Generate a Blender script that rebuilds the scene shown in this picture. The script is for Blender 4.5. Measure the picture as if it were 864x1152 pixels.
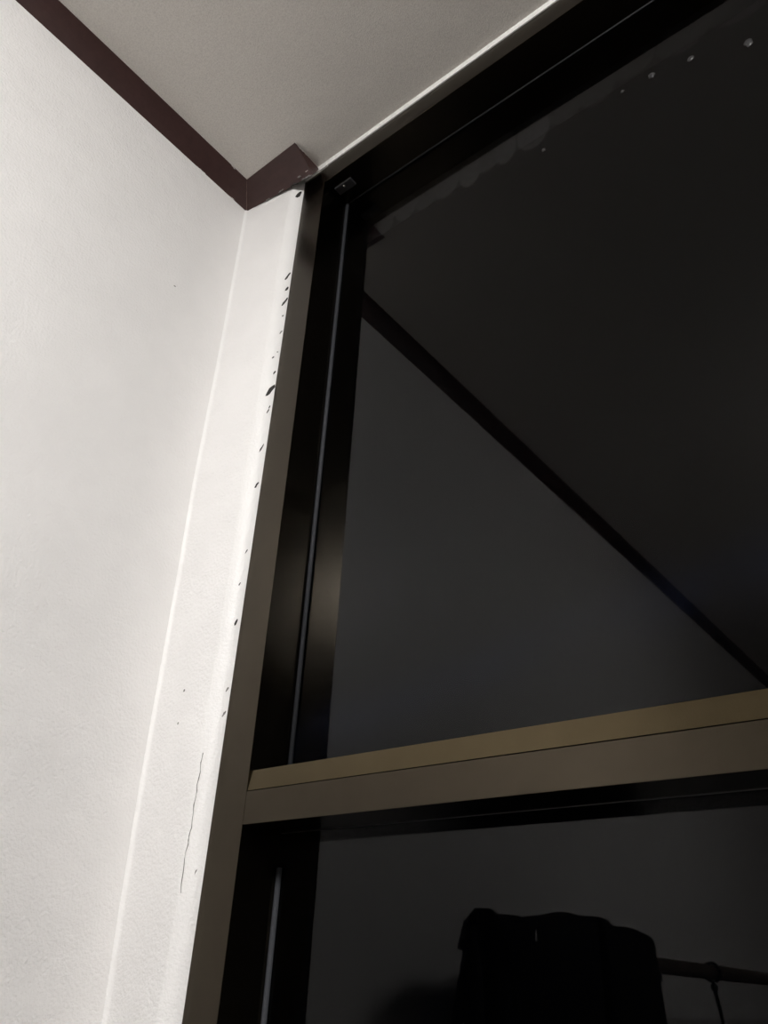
import bpy, bmesh, math, random
from mathutils import Matrix, Vector

for o in list(bpy.data.objects):
    bpy.data.objects.remove(o, do_unlink=True)
S = bpy.context.scene
COL = S.collection
Z0 = 1.45                      # height of the lens above the floor; heights below are measured from the lens

# ------------------------------------------------------------------ camera
cam_d = bpy.data.cameras.new('camera')
cam = bpy.data.objects.new('camera', cam_d); COL.objects.link(cam)
cam_d.sensor_fit = 'VERTICAL'; cam_d.sensor_height = 36.0
cam_d.lens = 890.915 / 1152 * 36.0
cam_d.clip_start = 0.02
AX = ((0.78162, 0.62223, 0.04365), (-0.29019, 0.42469, -0.85757), (-0.55214, 0.65763, 0.51251))
right, down, fwd = (Vector(a) for a in AX)
m = Matrix.Identity(4)
for i in range(3):
    m[i][0] = right[i]; m[i][1] = -down[i]; m[i][2] = -fwd[i]
m.translation = Vector((0.86028, -0.59194, Z0))
cam.matrix_world = m
S.camera = cam

# ------------------------------------------------------------------ world (night outside) and exposure
w = bpy.data.worlds.new('night'); S.world = w; w.use_nodes = True
w.node_tree.nodes['Background'].inputs[0].default_value = (0.30, 0.34, 0.45, 1)
w.node_tree.nodes['Background'].inputs[1].default_value = 0.004
vs = S.view_settings
vs.view_transform = 'Standard'; vs.look = 'None'; vs.gamma = 1.0; vs.use_curve_mapping = False
vs.exposure = 0.0
LAMP_STRENGTH = 125.0
S.cycles.caustics_reflective = False; S.cycles.caustics_refractive = False

# ------------------------------------------------------------------ materials
def mat(name, col, rough=0.5, metal=0.0, spec=0.5):
    ma = bpy.data.materials.new(name); ma.use_nodes = True
    p = ma.node_tree.nodes['Principled BSDF']
    p.inputs['Base Color'].default_value = (*col, 1); p.inputs['Roughness'].default_value = rough
    p.inputs['Metallic'].default_value = metal; p.inputs['Specular IOR Level'].default_value = spec
    return ma, ma.node_tree, p

def noise(nt, scale, detail=2.0, rough=0.5, stretch=None):
    g = nt.nodes.new('ShaderNodeNewGeometry'); src = g.outputs['Position']
    if stretch:
        mp = nt.nodes.new('ShaderNodeMapping'); mp.inputs['Scale'].default_value = stretch
        nt.links.new(src, mp.inputs['Vector']); src = mp.outputs[0]
    n = nt.nodes.new('ShaderNodeTexNoise')
    n.inputs['Scale'].default_value = scale; n.inputs['Detail'].default_value = detail
    n.inputs['Roughness'].default_value = rough
    nt.links.new(src, n.inputs['Vector'])
    return n.outputs['Fac']

def math_n(nt, op, a, b=None, c=None, clamp=False):
    n = nt.nodes.new('ShaderNodeMath'); n.operation = op; n.use_clamp = clamp
    for i, v in enumerate((a, b, c)):
        if v is None: continue
        if isinstance(v, (int, float)): n.inputs[i].default_value = v
        else: nt.links.new(v, n.inputs[i])
    return n.outputs[0]

def bump(nt, p, heights, dist):
    h = None
    for f, k in heights:
        t = math_n(nt, 'MULTIPLY', f, k)
        h = t if h is None else math_n(nt, 'ADD', h, t)
    b = nt.nodes.new('ShaderNodeBump'); b.inputs['Strength'].default_value = 1.0; b.inputs['Distance'].default_value = dist
    nt.links.new(h, b.inputs['Height']); nt.links.new(b.outputs[0], p.inputs['Normal'])

def vary(nt, p, fac, c0, c1, lo=0.3, hi=0.7):
    r = nt.nodes.new('ShaderNodeValToRGB')
    r.color_ramp.elements[0].position = lo; r.color_ramp.elements[0].color = (*c0, 1)
    r.color_ramp.elements[1].position = hi; r.color_ramp.elements[1].color = (*c1, 1)
    nt.links.new(fac, r.inputs[0]); nt.links.new(r.outputs[0], p.inputs['Base Color'])

def m_wall(c=(0.79, 0.775, 0.765), name='white_wall_paint', rough=0.38):
    ma, nt, p = mat(name, c, rough, 0, 0.45)
    vary(nt, p, noise(nt, 9, 4, 0.6), tuple(x * 0.965 for x in c), tuple(x * 1.015 for x in c))
    bump(nt, p, [(noise(nt, 260, 2), 0.8), (noise(nt, 26, 3), 1.6)], 0.0011)
    return ma
def m_ceiling():
    ma, nt, p = mat('ceiling_paint', (0.70, 0.67, 0.62), 0.7, 0, 0.2)
    vary(nt, p, noise(nt, 420, 3, 0.7), (0.62, 0.59, 0.55), (0.74, 0.71, 0.665), 0.3, 0.6)
    bump(nt, p, [(noise(nt, 500, 3), 1.0)], 0.0006)
    return ma
def m_trim():
    ma, nt, p = mat('dark_brown_trim_paint', (0.06, 0.034, 0.028), 0.42, 0, 0.4)
    vary(nt, p, noise(nt, 60, 4, 0.6), (0.033, 0.0145, 0.013), (0.046, 0.0215, 0.0195))
    bump(nt, p, [(noise(nt, 160, 3), 1.0)], 0.0004)
    return ma
def m_frame(lo=(0.052, 0.043, 0.032), hi=(0.059, 0.049, 0.036), name='bronze_anodised_aluminium'):
    ma, nt, p = mat(name, (0.115, 0.092, 0.062), 0.33, 1.0)
    vary(nt, p, noise(nt, 30, 4, 0.6), lo, hi)
    rr = math_n(nt, 'MULTIPLY_ADD', noise(nt, 90, 2, stretch=(1, 1, 0.08)), 0.08, 0.20)
    nt.links.new(rr, p.inputs['Roughness'])
    bump(nt, p, [(noise(nt, 900, 1), 1.0)], 0.00004)
    return ma

BLOBS = [  # residue left along the head of the upper pane: x, z (from the lens), half width, half height, amount
    (0.262, 1.093, 0.024, 0.022, 0.7), (0.287, 1.117, 0.020, 0.016, 1.0), (0.312, 1.105, 0.024, 0.030, 0.8),
    (0.352, 1.105, 0.026, 0.034, 0.7), (0.392, 1.103, 0.027, 0.036, 0.9), (0.437, 1.098, 0.022, 0.040, 1.0),
    (0.470, 1.103, 0.024, 0.036, 0.7), (0.500, 1.100, 0.021, 0.040, 0.9), (0.548, 1.100, 0.030, 0.044, 0.9),
    (0.600, 1.108, 0.030, 0.036, 0.45), (0.650, 1.106, 0.032, 0.040, 0.40), (0.705, 1.112, 0.034, 0.034, 0.35),
    (0.772, 1.104, 0.040, 0.040, 0.30), (0.850, 1.100, 0.050, 0.045, 0.28)]

def m_glass(residue):
    ma, nt, p = mat('dark_tinted_glass', (0.10, 0.10, 0.115), 0.0, 0)
    p.inputs['Transmission Weight'].default_value = 1.0
    p.inputs['IOR'].default_value = 1.285
    out = nt.nodes['Material Output']
    shader = p.outputs[0]
    g = nt.nodes.new('ShaderNodeNewGeometry')
    sep = nt.nodes.new('ShaderNodeSeparateXYZ'); nt.links.new(g.outputs['Position'], sep.inputs[0])
    X, Z = sep.outputs['X'], sep.outputs['Z']
    # wiping streaks and a bluish greasy smear: thin matte film on the pane
    streak = math_n(nt, 'SUBTRACT', noise(nt, 120, 3, 0.6, (1, 1, 0.035)), 0.45, clamp=True)
    film = math_n(nt, 'MULTIPLY', streak, 0.0012)
    df = nt.nodes.new('ShaderNodeBsdfDiffuse'); df.inputs[0].default_value = (0.5, 0.52, 0.6, 1)
    mx = nt.nodes.new('ShaderNodeMixShader'); nt.links.new(film, mx.inputs[0])
    nt.links.new(shader, mx.inputs[1]); nt.links.new(df.outputs[0], mx.inputs[2]); shader = mx.outputs[0]
    if residue:
        # smear: a soft band running across the pane near the transom
        line = math_n(nt, 'MULTIPLY_ADD', X, 0.16, 0.212 + Z0)
        dd = math_n(nt, 'DIVIDE', math_n(nt, 'SUBTRACT', Z, line), 0.032)
        soft = math_n(nt, 'POWER', 2.718, math_n(nt, 'MULTIPLY', math_n(nt, 'MULTIPLY', dd, dd), -1.0))
        patch = math_n(nt, 'MULTIPLY', soft, math_n(nt, 'MULTIPLY_ADD', noise(nt, 9, 2), 1.6, -0.35, clamp=True))
        fac = math_n(nt, 'MULTIPLY', patch, 0.010)
        d2 = nt.nodes.new('ShaderNodeBsdfDiffuse'); d2.inputs[0].default_value = (0.28, 0.38, 0.80, 1)
        m2 = nt.nodes.new('ShaderNodeMixShader'); nt.links.new(fac, m2.inputs[0])
        nt.links.new(shader, m2.inputs[1]); nt.links.new(d2.outputs[0], m2.inputs[2]); shader = m2.outputs[0]
        # scalloped residue: a reflective film
        acc = None
        for bx_, bz, hw, hh, am in BLOBS:
            u = math_n(nt, 'DIVIDE', math_n(nt, 'SUBTRACT', X, bx_), hw)
            v = math_n(nt, 'DIVIDE', math_n(nt, 'SUBTRACT', Z, bz + Z0), hh)
            d = math_n(nt, 'ADD', math_n(nt, 'MULTIPLY', u, u), math_n(nt, 'MULTIPLY', v, v))
            b = math_n(nt, 'MULTIPLY', math_n(nt, 'SUBTRACT', 1.0, d), 4.0, clamp=True)
            b = math_n(nt, 'MULTIPLY', b, am)
            acc = b if acc is None else math_n(nt, 'MAXIMUM', acc, b)
        acc = math_n(nt, 'MULTIPLY', acc, math_n(nt, 'MULTIPLY_ADD', noise(nt, 160, 3, 0.7), 1.2, 0.2, clamp=True))
        gl = nt.nodes.new('ShaderNodeBsdfGlossy'); gl.inputs['Roughness'].default_value = 0.12
        gl.inputs['Color'].default_value = (0.85, 0.9, 1, 1)
        m3 = nt.nodes.new('ShaderNodeMixShader'); nt.links.new(math_n(nt, 'MULTIPLY', acc, 0.075), m3.inputs[0])
        nt.links.new(shader, m3.inputs[1]); nt.links.new(gl.outputs[0], m3.inputs[2]); shader = m3.outputs[0]
    nt.links.new(shader, out.inputs['Surface'])
    return ma

def m_cloth(name, c):
    ma, nt, p = mat(name, c, 0.95, 0, 0.1)
    vary(nt, p, noise(nt, 300, 2), tuple(x * 0.7 for x in c), c)
    return ma
def m_wood(name, c):
    ma, nt, p = mat(name, c, 0.5, 0, 0.4)
    vary(nt, p, noise(nt, 14, 5, 0.6, (6, 0.6, 6)), tuple(x * 0.65 for x in c), c)
    return ma
def m_emit(name, c, st):
    ma, nt, p = mat(name, (0.8, 0.8, 0.8), 0.4)
    p.inputs['Emission Color'].default_value = (*c, 1); p.inputs['Emission Strength'].default_value = st
    return ma
def m_plain(name, c, rough=0.6, metal=0.0, spec=0.4):
    ma, nt, p = mat(name, c, rough, metal, spec)
    vary(nt, p, noise(nt, 220, 3), tuple(x * 0.85 for x in c), c)
    return ma

M = dict(wall=m_wall(), ceiling=m_ceiling(), trim=m_trim(), frame=m_frame(), cap=m_frame((0.068, 0.053, 0.031), (0.076, 0.060, 0.035), 'golden_bronze_aluminium'), plaster=m_wall((0.86, 0.848, 0.84), 'lighter_white_plaster', 0.46),  # plaster: front wall colour, a lighter white than the other walls
         glass_up=m_glass(True), glass_low=m_glass(False),
         rubber=m_plain('grey_rubber_gasket', (0.042, 0.044, 0.050), 0.7, 0, 0.2),
         chip=m_plain('dark_bared_wall', (0.035, 0.033, 0.030), 0.9),
         chip_grey=m_plain('grey_scuff', (0.22, 0.21, 0.20), 0.9),
         white_chip=m_plain('white_paint_fleck', (0.80, 0.78, 0.75), 0.5),
         sealant=m_plain('white_sealant', (0.84, 0.83, 0.80), 0.4),
         block=m_plain('dark_plastic', (0.035, 0.035, 0.038), 0.35),
         steel=m_plain('screw_steel', (0.75, 0.75, 0.72), 0.25, 1.0),
         glue=m_plain('dried_glue', (0.03, 0.03, 0.031), 0.3),
         cloth=m_cloth('black_cloth', (0.010, 0.009, 0.011)),
         cloth2=m_cloth('charcoal_cloth', (0.014, 0.013, 0.014)),
         pole=m_wood('dark_wood_pole', (0.075, 0.052, 0.042)),
         wire=m_plain('black_wire', (0.02, 0.02, 0.02), 0.4),
         tag=m_plain('white_tag', (0.85, 0.85, 0.83), 0.5),
         floor=m_wood('brown_floor', (0.16, 0.125, 0.095)),
         lampshade=m_emit('lit_lamp_shade', (1.0, 0.985, 0.965), LAMP_STRENGTH))

# ------------------------------------------------------------------ helpers
class MB:
    def __init__(self): self.v = []; self.f = []
    def add(self, vs, fs):
        n = len(self.v); self.v += [tuple(v) for v in vs]; self.f += [tuple(i + n for i in f) for f in fs]
        return self
    def box(self, x0, x1, y0, y1, z0, z1):
        vs = [(x, y, z) for z in (z0, z1) for y in (y0, y1) for x in (x0, x1)]
        return self.add(vs, [(0, 2, 3, 1), (4, 5, 7, 6), (0, 1, 5, 4), (2, 6, 7, 3), (0, 4, 6, 2), (1, 3, 7, 5)])
    def prism(self, a, b):                        # two matching outlines -> closed solid
        n = len(a)
        fs = [tuple(range(n))[::-1], tuple(range(n, 2 * n))]
        fs += [(i, (i + 1) % n, n + (i + 1) % n, n + i) for i in range(n)]
        return self.add(list(a) + list(b), fs)
    def tube(self, pts, r, seg=10):
        rings = []; n = len(pts); P = [Vector(p) for p in pts]
        up = Vector((0, 0, 1))
        for i in range(n):
            t = (P[min(i + 1, n - 1)] - P[max(i - 1, 0)]).normalized()
            s = t.cross(up)
            if s.length < 0.05: s = t.cross(Vector((0, 1, 0)))
            s.normalize(); u = s.cross(t)
            rr = r[i] if isinstance(r, (list, tuple)) else r
            rings.append([P[i] + (s * math.cos(k * 2 * math.pi / seg) + u * math.sin(k * 2 * math.pi / seg)) * rr for k in range(seg)])
        fs = [(i * seg + k, i * seg + (k + 1) % seg, (i + 1) * seg + (k + 1) % seg, (i + 1) * seg + k) for i in range(n - 1) for k in range(seg)]
        fs += [tuple(range(seg))[::-1], tuple((n - 1) * seg + k for k in range(seg))]
        return self.add([v for r_ in rings for v in r_], fs)
    def lathe(self, prof, c, seg=40):             # prof: (radius, z) list
        vs = [(c[0] + r * math.cos(2 * math.pi * k / seg), c[1] + r * math.sin(2 * math.pi * k / seg), c[2] + z) for r, z in prof for k in range(seg)]
        n = len(prof)
        fs = [(i * seg + k, i * seg + (k + 1) % seg, (i + 1) * seg + (k + 1) % seg, (i + 1) * seg + k) for i in range(n - 1) for k in range(seg)]
        fs += [tuple(range(seg)), tuple((n - 1) * seg + k for k in range(seg))[::-1]]
        return self.add(vs, fs)
    def build(self, name, ma, parent=None, smooth=False, bevel=0.0, lift=Z0):
        off = Vector((0, 0, 0)) if parent is None else Vector(parent['_o']) if '_o' in parent else Vector((0, 0, 0))
        me = bpy.data.meshes.new(name)
        me.from_pydata([(x - off.x, y - off.y, z + lift - off.z) for x, y, z in self.v], [], self.f)
        bm = bmesh.new(); bm.from_mesh(me)
        bmesh.ops.recalc_face_normals(bm, faces=bm.faces)
        if bevel:
            es = [e for e in bm.edges if len(e.link_faces) == 2 and e.calc_face_angle(0) > 0.5]
            bmesh.ops.bevel(bm, geom=es, offset=bevel, segments=2, profile=0.6, affect='EDGES')
        bm.to_mesh(me); bm.free()
        if smooth:
            for p in me.polygons: p.use_smooth = True
        me.materials.append(ma)
        o = bpy.data.objects.new(name, me); COL.objects.link(o)
        if parent: o.parent = parent
        return o

def empty(name, loc):
    o = bpy.data.objects.new(name, None); COL.objects.link(o); o.location = loc; o['_o'] = loc
    o.empty_display_size = 0.05
    return o
def struct(o, label, cat):
    o['kind'] = 'structure'; o['label'] = label; o['category'] = cat; return o
def tag(o, label, cat, group=None):
    o['label'] = label; o['category'] = cat
    if group: o['group'] = group
    return o

# ------------------------------------------------------------------ dimensions (metres, heights from the lens)
H = 1.266                                  # ceiling
FL = -Z0                                   # floor
XR, YB = 3.0, -3.7                         # right wall, rear wall
YF = 0.0169                                # window frame face
S0, S1 = 0.1203, 0.1724                    # jamb, outer and inner edge
YG = YF + 0.0621                           # glass
WX1 = 2.10                                 # far end of the window
SILL = -0.60
ZT, ZS, ZB = 0.1990, 0.1767, 0.1418        # transom: top, seam, bottom
ZFI, ZFO = 1.2166, 1.2605                  # head rail: inner, outer edge
CREASE = 0.108                             # where the narrow wall turns in to the jamb

# ------------------------------------------------------------------ room shell
fl = MB().box(-0.12, XR + 0.12, YB - 0.12, 0.2, FL - 0.1, FL).build('floor', M['floor'])
struct(fl, 'brown floor of the room', 'floor')
ce = MB().box(-0.12, XR + 0.12, YB - 0.12, 0.2, H, H + 0.1).build('ceiling', M['ceiling'])
struct(ce, 'greyish white ceiling with fine speckled texture', 'ceiling')
wl = MB().box(-0.12, 0.0, YB - 0.12, 0.2, FL, H).build('wall_left', M['wall'])
struct(wl, 'wide white painted side wall below the long dark trim', 'wall')
wr = MB().box(XR, XR + 0.12, YB - 0.12, 0.2, FL, H).build('wall_right', M['wall'])
struct(wr, 'white wall facing the wide side wall', 'wall')
wb = MB().box(0, XR, YB - 0.12, YB, FL, H).build('wall_back', M['wall'])
struct(wb, 'white wall facing the window', 'wall')

# narrow front wall beside the jamb: hand plastered, its inner corner wavers
CY = [(-1.45, 0.012), (-0.25, 0.012), (-0.044, 0.012), (0.054, 0.0065), (0.207, 0.0011), (0.474, -0.0040), (0.625, -0.0082), (0.923, -0.0085), (1.237, -0.0131), (1.266, -0.0131)]
def corner_y(z):
    for (a, ya), (b, yb) in zip(CY, CY[1:]):
        if a <= z <= b: return ya + (yb - ya) * (z - a) / (b - a)
    return CY[-1][1]
random.seed(4)
NZ = 120
mb = MB(); rows = []
for i in range(NZ + 1):
    z = FL + (H - FL) * i / NZ
    yc = corner_y(z)
    wob = 0.0006 * math.sin(z * 17.0) + 0.0005 * math.sin(z * 41 + 1)
    row = [(-0.0002, yc - 0.0050), (0.0003, yc - 0.0038), (0.0009, yc - 0.0025), (0.0017, yc - 0.0014), (0.0029, yc - 0.0006), (0.0045, yc - 0.0001), (0.0063, yc), (0.016, yc * 0.93), (0.035, yc * 0.72 + wob * 0.3), (0.07, yc * 0.36 + wob * 0.5),
           (0.100, wob), (CREASE + wob, 0.0008 + wob * 0.4), (0.1145, 0.0088), (S0 + 0.0005, YF + 0.0004), (S0 + 0.0005, 0.14), (0.0, 0.14)]
    rows.append(row)
nc = len(rows[0])
mb.v = [(x, y, FL + (H - FL) * i / NZ) for i, r in enumerate(rows) for x, y in r]
mb.f = [(i * nc + k, i * nc + (k + 1) % nc, (i + 1) * nc + (k + 1) % nc, (i + 1) * nc + k) for i in range(NZ) for k in range(nc)]
mb.f += [tuple(range(nc))[::-1], tuple(NZ * nc + k for k in range(nc))]
mb.box(WX1, XR, 0.0, 0.14, FL, H)
mb.box(S0, WX1, 0.0, 0.14, FL, SILL)
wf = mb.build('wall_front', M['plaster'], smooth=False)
for p in wf.data.polygons:
    if abs(p.normal.z) < 0.6 and p.center.x < 0.13: p.use_smooth = True
struct(wf, 'narrow white plaster strip with dark chips beside the bronze window frame', 'wall')

# dark chips along the turned-in edge: (position across the turned edge 0..1, height, length, width, grey)
CHIPS = [(0.63, 1.2215, 0.021, 0.0105, 0), (0.73, 1.0127, 0.0219, 0.0047, 0), (0.8, 0.9819, 0.0123, 0.0046, 0), (0.8, 0.9533, 0.0243, 0.0046, 0),
         (0.78, 0.9203, 0.004, 0.003, 0), (0.83, 0.8855, 0.0102, 0.0034, 1), (0.79, 0.8432, 0.003, 0.003, 1), (0.52, 0.8306, 0.0062, 0.003, 0),
         (0.81, 0.8016, 0.008, 0.0032, 0), (0.69, 0.7648, 0.0258, 0.0085, 0), (0.8, 0.734, 0.0068, 0.0027, 0), (0.73, 0.7254, 0.0122, 0.0027, 0),
         (0.69, 0.6592, 0.0196, 0.0027, 0), (0.71, 0.5947, 0.0127, 0.0038, 0), (0.71, 0.4897, 0.0085, 0.002, 0), (0.59, 0.4407, 0.0047, 0.002, 0),
         (0.73, 0.3874, 0.0104, 0.0035, 0), (0.80, 0.300, 0.006, 0.003, 1), (0.82, 0.270, 0.008, 0.003, 1), (0.57, 0.0961, 0.0054, 0.0018, 1)]
ea = Vector((CREASE, 0.0008, 0)); eb = Vector((S0, YF, 0)); eu = (eb - ea).normalized(); en = Vector((eu.y, -eu.x, 0)).normalized()
def chip(center, u, v, n, length, width, ma, parent, name='paint_chip', lean=0.34, thick=0.0004, seg=9):
    a = []; 
    for k in range(seg):
        t = 2 * math.pi * k / seg
        r = random.uniform(0.6, 1.1) * (0.75 + 0.35 * abs(math.sin(t)))
        pu = math.cos(t) * width * 0.5 * r; pv = math.sin(t) * length * 0.5 * r
        pu += pv * lean
        a.append(center + u * pu + v * pv)
    b = [p + n * thick for p in a]; a = [p - n * thick for p in a]
    return MB().prism(a, b).build(name, ma, parent)
for t, z, l, wd, g in CHIPS:
    c = ea + (eb - ea) * t; c.z = z
    chip(c, eu, Vector((0, 0, 1)), en, l, wd, M['chip_grey'] if g else M['chip'], wf)
for x, z in ((0.0527, 0.3055), (0.0515, 0.2643)):
    chip(Vector((x, corner_y(z) * (1 - x / 0.108), z)), Vector((1, 0, 0)), Vector((0, 0, 1)), Vector((0, -1, 0)), 0.003, 0.0025, M['chip_grey'], wf, thick=0.0008)
# hairline crack down the crease
CR = [(0.1075, 0.222), (0.1082, 0.2007), (0.1071, 0.1726), (0.1085, 0.1405), (0.1065, 0.123), (0.106, 0.0936), (0.1085, 0.0684)]
fine = []
for (xa, za), (xb, zb) in zip(CR, CR[1:]):
    for k in range(4):
        t = k / 4; fine.append((xa + (xb - xa) * t + random.uniform(-0.0011, 0.0011), -0.0001, za + (zb - za) * t))
MB().tube(fine, [random.uniform(0.00025, 0.0006) for _ in fine], 6).build('crack', M['chip_grey'], wf)
chip(Vector((0.0, -0.1182, 0.9489)), Vector((0, 1, 0)), Vector((0, 0, 1)), Vector((1, 0, 0)), 0.002, 0.005, M['chip_grey'], wl)

# white sealant bead between ceiling and head rail, wider at the jamb
se = MB()
se.prism([(S0, YF - 0.0015, ZFO - 0.0005), (S0, YF - 0.0050, H), (S0, YF + 0.02, H), (S0, YF + 0.02, ZFO - 0.0005)],
         [(WX1, YF - 0.0015, ZFO - 0.0005), (WX1, YF - 0.0050, H), (WX1, YF + 0.02, H), (WX1, YF + 0.02, ZFO - 0.0005)])
sb = se.build('sealant_bead', M['sealant'], wf)
sb['label'] = 'white sealant line where ceiling meets the head rail'
MB().box(0.1290, 0.1765, YF - 0.0030, YF + 0.002, ZFO - 0.0035, ZFO + 0.002).build('sealant_dab', M['sealant'], wf)

# ------------------------------------------------------------------ dark ceiling trim
ZC, PX, PZ = 1.2358, 0.0325, 0.0482
PXB = PX
def trim_outline(bottom, top_in, top_out, top_wall):
    return [bottom, top_in, top_out, top_wall]
mit = [(0.0, -0.0131, ZC), (0.0, -0.0131, H), (PX, -PZ, H), (PX, -PZ, H - 0.003)]
# inclined face, slightly hollowed, runs along the side wall to the rear wall
def cove(bw, tp, n=5):                      # points from wall bottom to ceiling edge with a shallow hollow
    b = Vector(bw); t = Vector(tp); out = []
    for k in range(n + 1):
        s = k / n; p = b.lerp(t, s); p.z += 0.0022 * math.sin(math.pi * s); out.append(tuple(p))
    return out
front = [(0.0, -0.0131, H)] + cove((0.0, -0.0131, ZC), (PX, -PZ, H - 0.0015)) + [(PX, -PZ, H)]
back = [(0.0, YB, H)] + cove((0.0, YB, ZC), (PX, YB, H - 0.0015)) + [(PX, YB, H)]
t1 = MB().prism(front, back).build('trim_1', M['trim'])
struct(t1, 'long dark brown ceiling trim running along the wide white wall', 'trim')
end = [(0.1555, 0.0160, H)] + cove((0.1570, 0.0008, 1.2312), (0.1562, -0.0487, H - 0.0015)) + [(0.1562, -0.0487, H)]
t2 = MB().prism(front, end).build('trim_2', M['trim'])
struct(t2, 'short dark brown trim stub turning the corner above the chipped plaster strip', 'trim')
# white flecks where the trim paint is knocked off
def fleck(p, q, wdt, parent, ma=None, n=7, name='paint_fleck'):
    p = Vector(p); q = Vector(q); d = (q - p)
    pts = [p + d * (k / n) + Vector((random.uniform(-1, 1), random.uniform(-1, 1), random.uniform(-1, 1))) * wdt * 0.25 for k in range(n + 1)]
    MB().tube(pts, [wdt * 0.5 * (0.3 + random.random() * 0.8) * (0.35 if k in (0, n) else 1) for k in range(n + 1)], 6).build(name, ma or M['white_chip'], parent)
fleck((0.1564, -0.0425, 1.2650), (0.1564, -0.0180, 1.2650), 0.0016, t2)
fleck((0.1566, -0.0485, 1.2655), (0.1575, -0.0465, 1.2650), 0.0016, t2)
fleck((0.0335, -0.0870, 1.2645), (0.0320, -0.0770, 1.2640), 0.0016, t1)
fleck((0.0335, -0.2790, 1.2650), (0.0330, -0.2740, 1.2650), 0.0014, t1)
fleck((0.0008, -0.1330, 1.2352), (0.0008, -0.1130, 1.2352), 0.0009, t1)
fleck((0.0008, -0.0560, 1.2352), (0.0010, -0.0440, 1.2355), 0.0013, t1)
fleck((0.0480, -0.0100, 1.2342), (0.0580, -0.0092, 1.2338), 0.0026, t2, M['chip_grey'])
fleck((0.0800, -0.0082, 1.2340), (0.0930, -0.0080, 1.2330), 0.0024, t2, M['chip_grey'])
fleck((0.1060, -0.0058, 1.2322), (0.1260, -0.0040, 1.2312), 0.0036, t2, M['chip'])
fleck((0.1290, -0.0088, 1.2352), (0.1370, -0.0088, 1.2350), 0.0036, t2, M['chip_grey'])
fleck((0.1480, -0.0090, 1.2360), (0.1540, -0.0085, 1.2355), 0.0016, t2)
fleck((0.1340, -0.0030, 1.2320), (0.1565, 0.0000, 1.2315), 0.0034, t2, M['chip_grey'])
# paint line in the mitre
fleck((0.0012, -0.0143, ZC + 0.0006), (PX, -PZ, H - 0.0022), 0.0011, t2, m_plain('mitre_filler', (0.26, 0.20, 0.17), 0.6), 10, 'mitre_joint')

# ------------------------------------------------------------------ window
WN = empty('window_1', (S0, YF, SILL + Z0))
struct(WN, 'bronze aluminium window with dark night glass and a wide transom', 'window')
YK = YF + 0.115
MB().box(S0, S1, YF, YK, SILL, ZFO - 0.0040).build('jamb', M['frame'], WN, bevel=0.0006)
MB().box(WX1 - 0.052, WX1, YF, YK, SILL, ZFO).build('jamb', M['frame'], WN, bevel=0.0006)
MB().box(S1 - 0.0005, WX1 - 0.052, YF + 0.0003, YK, ZFI, ZFO - 0.0005).build('head_rail', M['frame'], WN, bevel=0.0006)
MB().box(S1, WX1 - 0.052, YF, YK, SILL, SILL + 0.05).build('sill_rail', M['frame'], WN, bevel=0.0006)
x0, x1 = S1 - 0.0004, WX1 - 0.052
def ext(prof, a, b): return MB().prism([(a, y, z) for y, z in prof], [(b, y, z) for y, z in prof])
ext([(YF + 0.0004, ZB), (YF + 0.0004, ZS - 0.0005), (YF + 0.0016, ZS), (YK, ZS), (YK, ZB)], x0, x1).build('transom', M['frame'], WN, bevel=0.0005)
ext([(YF + 0.0008, ZS + 0.0004), (YF + 0.0030, ZT), (YF + 0.0180, ZT), (YF + 0.0180, ZT - 0.003), (YK, ZT - 0.003), (YK, ZS + 0.0004)], x0, x1).build('transom_cap', M['cap'], WN, bevel=0.0003)
# panes
gu = MB().box(S1 - 0.004, x1 + 0.004, YG, YG + 0.005, ZT - 0.006, ZFI + 0.004).build('glass_pane', M['glass_up'], WN)
gu['label'] = 'dark upper pane with smeared residue along its head'
MB().box(S1 - 0.004, x1 + 0.004, YG, YG + 0.005, SILL + 0.045, ZB + 0.004).build('glass_pane', M['glass_low'], WN)
# rubber gaskets
def gasket(a, b, r=0.0031, ma='rubber'): return MB().tube([a, b], r, 16).build('gasket', M[ma], WN, smooth=True)
gy = YG - 0.0020
gasket((S1 + 0.0022, gy, ZT - 0.003), (S1 + 0.0022, gy, ZFI))
gasket((S1 + 0.0022, gy, SILL + 0.05), (S1 + 0.0022, gy, 0.106))
gasket((S1, gy, ZFI - 0.0006), (x1, gy, ZFI - 0.0006), 0.0012, 'block')
gasket((S1, gy, ZB + 0.0002), (x1, gy, ZB + 0.0002), 0.0008, 'block')
# stop block screwed under the head rail
bk = MB().box(0.1790, 0.2160, 0.0370, 0.0530, ZFI - 0.004, ZFI + 0.001).build('stop_block', M['block'], WN, bevel=0.001)
MB().lathe([(0.0026, 0), (0.0026, -0.0012), (0.0015, -0.0019), (0.0002, -0.0020)], (0.1975, 0.0425, ZFI - 0.004), 14).build('screw', M['steel'], bk)
bk_ch = bk.children[0]
bk_ch.location = -Vector(WN['_o'])        # its vertices are in room coordinates
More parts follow.
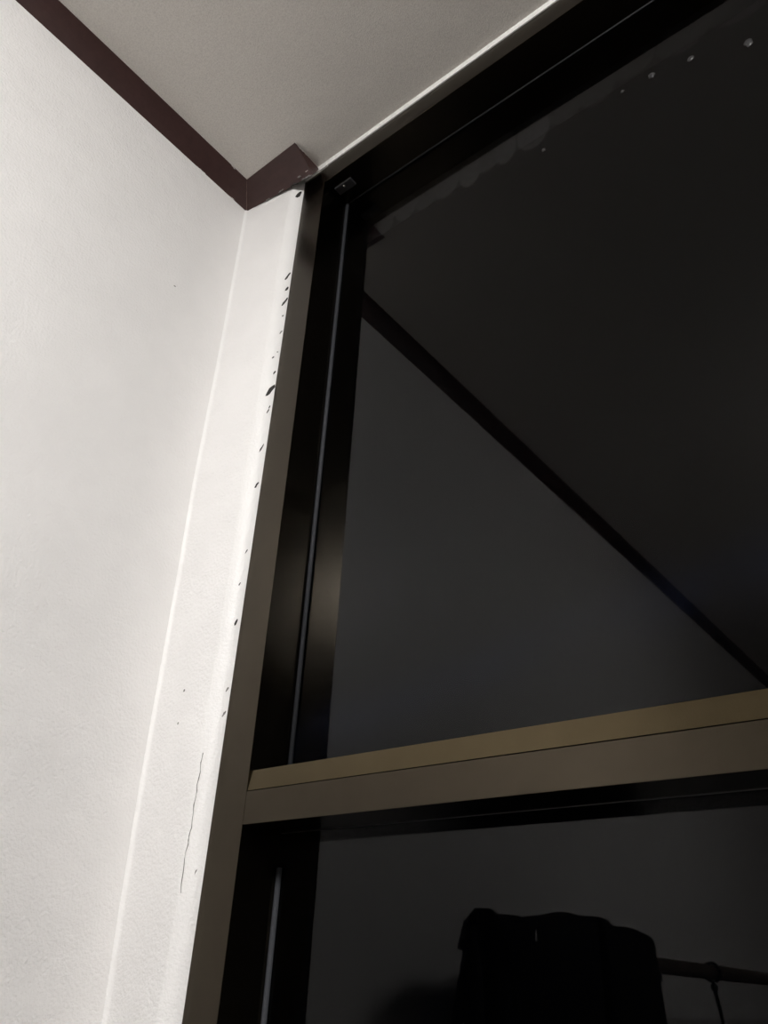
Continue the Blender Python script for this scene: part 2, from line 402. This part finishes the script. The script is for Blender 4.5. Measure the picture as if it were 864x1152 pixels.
# dried glue spots on the pane
for x, z, r in ((0.7246, 1.0585, 0.0052), (0.775, 1.0444, 0.0045), (0.8405, 1.0087, 0.0060), (0.684, 1.062, 0.0030), (0.562, 1.040, 0.003)):
    mbg = MB(); seg = 10; prof = ((1.0, 0.0), (0.85, 0.0009), (0.5, 0.0016), (0.05, 0.0018))
    js = [random.uniform(0.7, 1.2) for _ in range(seg)]
    mbg.v = [(x + r * q * js[k] * math.cos(2 * math.pi * k / seg), YG + 0.0002 - h, z + 1.3 * r * q * js[k] * math.sin(2 * math.pi * k / seg)) for q, h in prof for k in range(seg)]
    mbg.f = [(i * seg + k, i * seg + (k + 1) % seg, (i + 1) * seg + (k + 1) % seg, (i + 1) * seg + k) for i in range(3) for k in range(seg)]
    mbg.f += [tuple(range(seg)), tuple(3 * seg + k for k in range(seg))[::-1]]
    mbg.build('glue_spot', M['glue'], WN, smooth=True)

# ------------------------------------------------------------------ ceiling lamp
LX, LY = 1.18, -1.22
LP = empty('ceiling_lamp', (LX, LY, H + Z0))
tag(LP, 'lit round white ceiling lamp on a metal base', 'lamp')
MB().lathe([(0.225, 0.0), (0.225, -0.022), (0.215, -0.028), (0.02, -0.028)], (LX, LY, H), 48).build('base', m_plain('white_metal', (0.8, 0.8, 0.79), 0.35), LP)
MB().lathe([(0.175, -0.028), (0.180, -0.060), (0.176, -0.090), (0.155, -0.112), (0.09, -0.126), (0.005, -0.130)], (LX, LY, H), 48).build('lamp_shade', M['lampshade'], LP, smooth=True)

# ------------------------------------------------------------------ clothes pole with dark clothes on the side wall (seen mirrored in the lower pane)
PXX, PZZ = 0.12, 0.060
pl = empty('clothes_pole', (PXX, -1.3, PZZ + Z0))
tag(pl, 'thin dark wooden clothes pole on wall brackets, mirrored in the lower pane', 'clothes pole')
MB().tube([(PXX, -1.045, PZZ), (PXX, -1.6, PZZ), (PXX, -2.4, PZZ)], 0.0155, 16).build('pole', M['pole'], pl, smooth=False)
for y in (-1.075, -2.35):
    MB().box(0.0, 0.008, y - 0.02, y + 0.02, PZZ - 0.06, PZZ + 0.03).box(0.004, PXX + 0.012, y - 0.006, y + 0.006, PZZ - 0.0285, PZZ - 0.0145).build('bracket', M['wire'], pl)

def garment(name, y0, y1, zt0, zt1, drop, ma, seed, halfw=0.034):
    rnd = random.Random(seed); ny = 28; nz = 16
    ph = [rnd.uniform(0, 6.28) for _ in range(6)]
    mbx = MB(); ring = []
    for j in range(ny + 1):
        s = j / ny; 
        top = zt0 + (zt1 - zt0) * s + 0.0035 * math.sin(s * 9 + ph[0]) + 0.002 * math.sin(s * 23 + ph[1])
        edge = 1 - 0.15 * (abs(2 * s - 1) ** 8)
        sec = []
        nl = 2 * nz + 7
        for i in range(nl):
            t = i / (nl - 1)
            if t < 0.42: side, d = -1, 1 - t / 0.42
            elif t > 0.58: side, d = 1, (t - 0.58) / 0.42
            else: side, d = None, 0
            if side is None:
                a = (t - 0.42) / 0.16 * math.pi
                x = -math.cos(a) * halfw * edge; z = top - 0.012 + 0.012 * math.sin(a)
                y = y0 + (y1 - y0) * s
            else:
                fold = 0.016 * math.sin(s * 21 + ph[2] + d) * d + 0.009 * math.sin(s * 43 + ph[3]) * d
                x = side * (halfw * edge * (1 + 0.25 * d)) + fold * (0.4 if side < 0 else 1)
                z = top - 0.012 - drop * d - 0.02 * math.sin(s * 7 + ph[4]) * d
                flare = 1 + 0.05 * min(1, d * 3)
                y = (y0 + y1) / 2 + (y1 - y0) * (s - 0.5) * flare
            sec.append((PXX + x, y, z))
        ring.append(sec)
    nl = len(ring[0])
    mbx.v = [p for r in ring for p in r]
    mbx.f = [(j * nl + i, j * nl + (i + 1) % nl, (j + 1) * nl + (i + 1) % nl, (j + 1) * nl + i) for j in range(ny) for i in range(nl)]
    mbx.f += [tuple(range(nl))[::-1], tuple(ny * nl + i for i in range(nl))]
    return mbx
g1 = empty('jacket', (PXX, -0.58, PZZ + Z0)); tag(g1, 'wide black jacket slung over the a wall peg with its collar raised', 'jacket', 'dark jackets hung beside the pole')
garment('body', -0.425, -0.760, 0.100, 0.128, 0.62, M['cloth'], 3).build('body', M['cloth'], g1, smooth=True)
co = MB().tube([(PXX - 0.02, -0.392, 0.050), (PXX - 0.01, -0.396, 0.085), (PXX, -0.404, 0.100), (PXX + 0.012, -0.418, 0.101), (PXX + 0.02, -0.432, 0.090), (PXX + 0.03, -0.44, 0.04)], [0.009, 0.010, 0.010, 0.009, 0.009, 0.008], 10)
co.build('collar', M['cloth'], g1, smooth=True)
MB().tube([(PXX + 0.01, -0.372, 0.080), (PXX + 0.012, -0.366, 0.03), (PXX + 0.015, -0.350, -0.06), (PXX + 0.02, -0.345, -0.30), (PXX + 0.02, -0.345, -0.5)], [0.006, 0.016, 0.026, 0.034, 0.03], 10).build('sleeve', M['cloth'], g1, smooth=True)
MB().box(PXX + 0.0385, PXX + 0.0395, -0.515, -0.511, 0.070, 0.086).build('care_tag', M['tag'], g1)
g2 = empty('jacket', (PXX, -0.9, PZZ + Z0)); tag(g2, 'narrow charcoal jacket hung on a wall peg between the black jacket and the pole', 'jacket', 'dark jackets hung beside the pole')
garment('body', -0.785, -1.020, 0.125, 0.112, 0.60, M['cloth2'], 8).build('body', M['cloth2'], g2, smooth=True)
for y, lab in ((-0.60, 'small black wall peg holding up the wide black jacket'), (-0.90, 'small black wall peg holding up the narrow charcoal jacket')):
    pg = empty('wall_peg', (0.0, y, 0.07 + Z0)); tag(pg, lab, 'peg', 'jacket pegs')
    ring = lambda x, r: [(x, y + r * math.cos(k * math.pi / 10), 0.07 + r * math.sin(k * math.pi / 10)) for k in range(20)]
    MB().prism(ring(0.0, 0.022), ring(0.006, 0.018)).build('plate', M['wire'], pg)
    MB().tube([(0.004, y, 0.07), (0.06, y, 0.074), (0.080, y, 0.082)], [0.007, 0.007, 0.009], 12).build('peg', M['wire'], pg)
hg = empty('hanging_cord', (PXX, -1.415, PZZ + Z0)); tag(hg, 'thin black cord looped over the bare end of the wooden pole', 'cord')
lp = [(PXX + 0.0195 * math.cos(a), -1.415 - 0.004 * k / 18, PZZ + 0.0195 * math.sin(a)) for k, a in enumerate([math.radians(-70 + k * 20) for k in range(18)])]
MB().tube(lp, 0.0036, 8).build('loop', M['wire'], hg)
MB().lathe([(0.001, -0.040), (0.007, -0.037), (0.009, -0.031), (0.007, -0.025), (0.001, -0.0205)], (PXX, -1.418, PZZ), 12).build('knot', M['wire'], hg, smooth=True)
MB().tube([(PXX, -1.418, PZZ - 0.036), (PXX + 0.004, -1.425, PZZ - 0.08), (PXX + 0.008, -1.43, PZZ - 0.15), (PXX + 0.005, -1.432, PZZ - 0.30)], 0.0045, 8).build('tail', M['wire'], hg)

for o in bpy.data.objects:
    if '_o' in o: del o['_o']
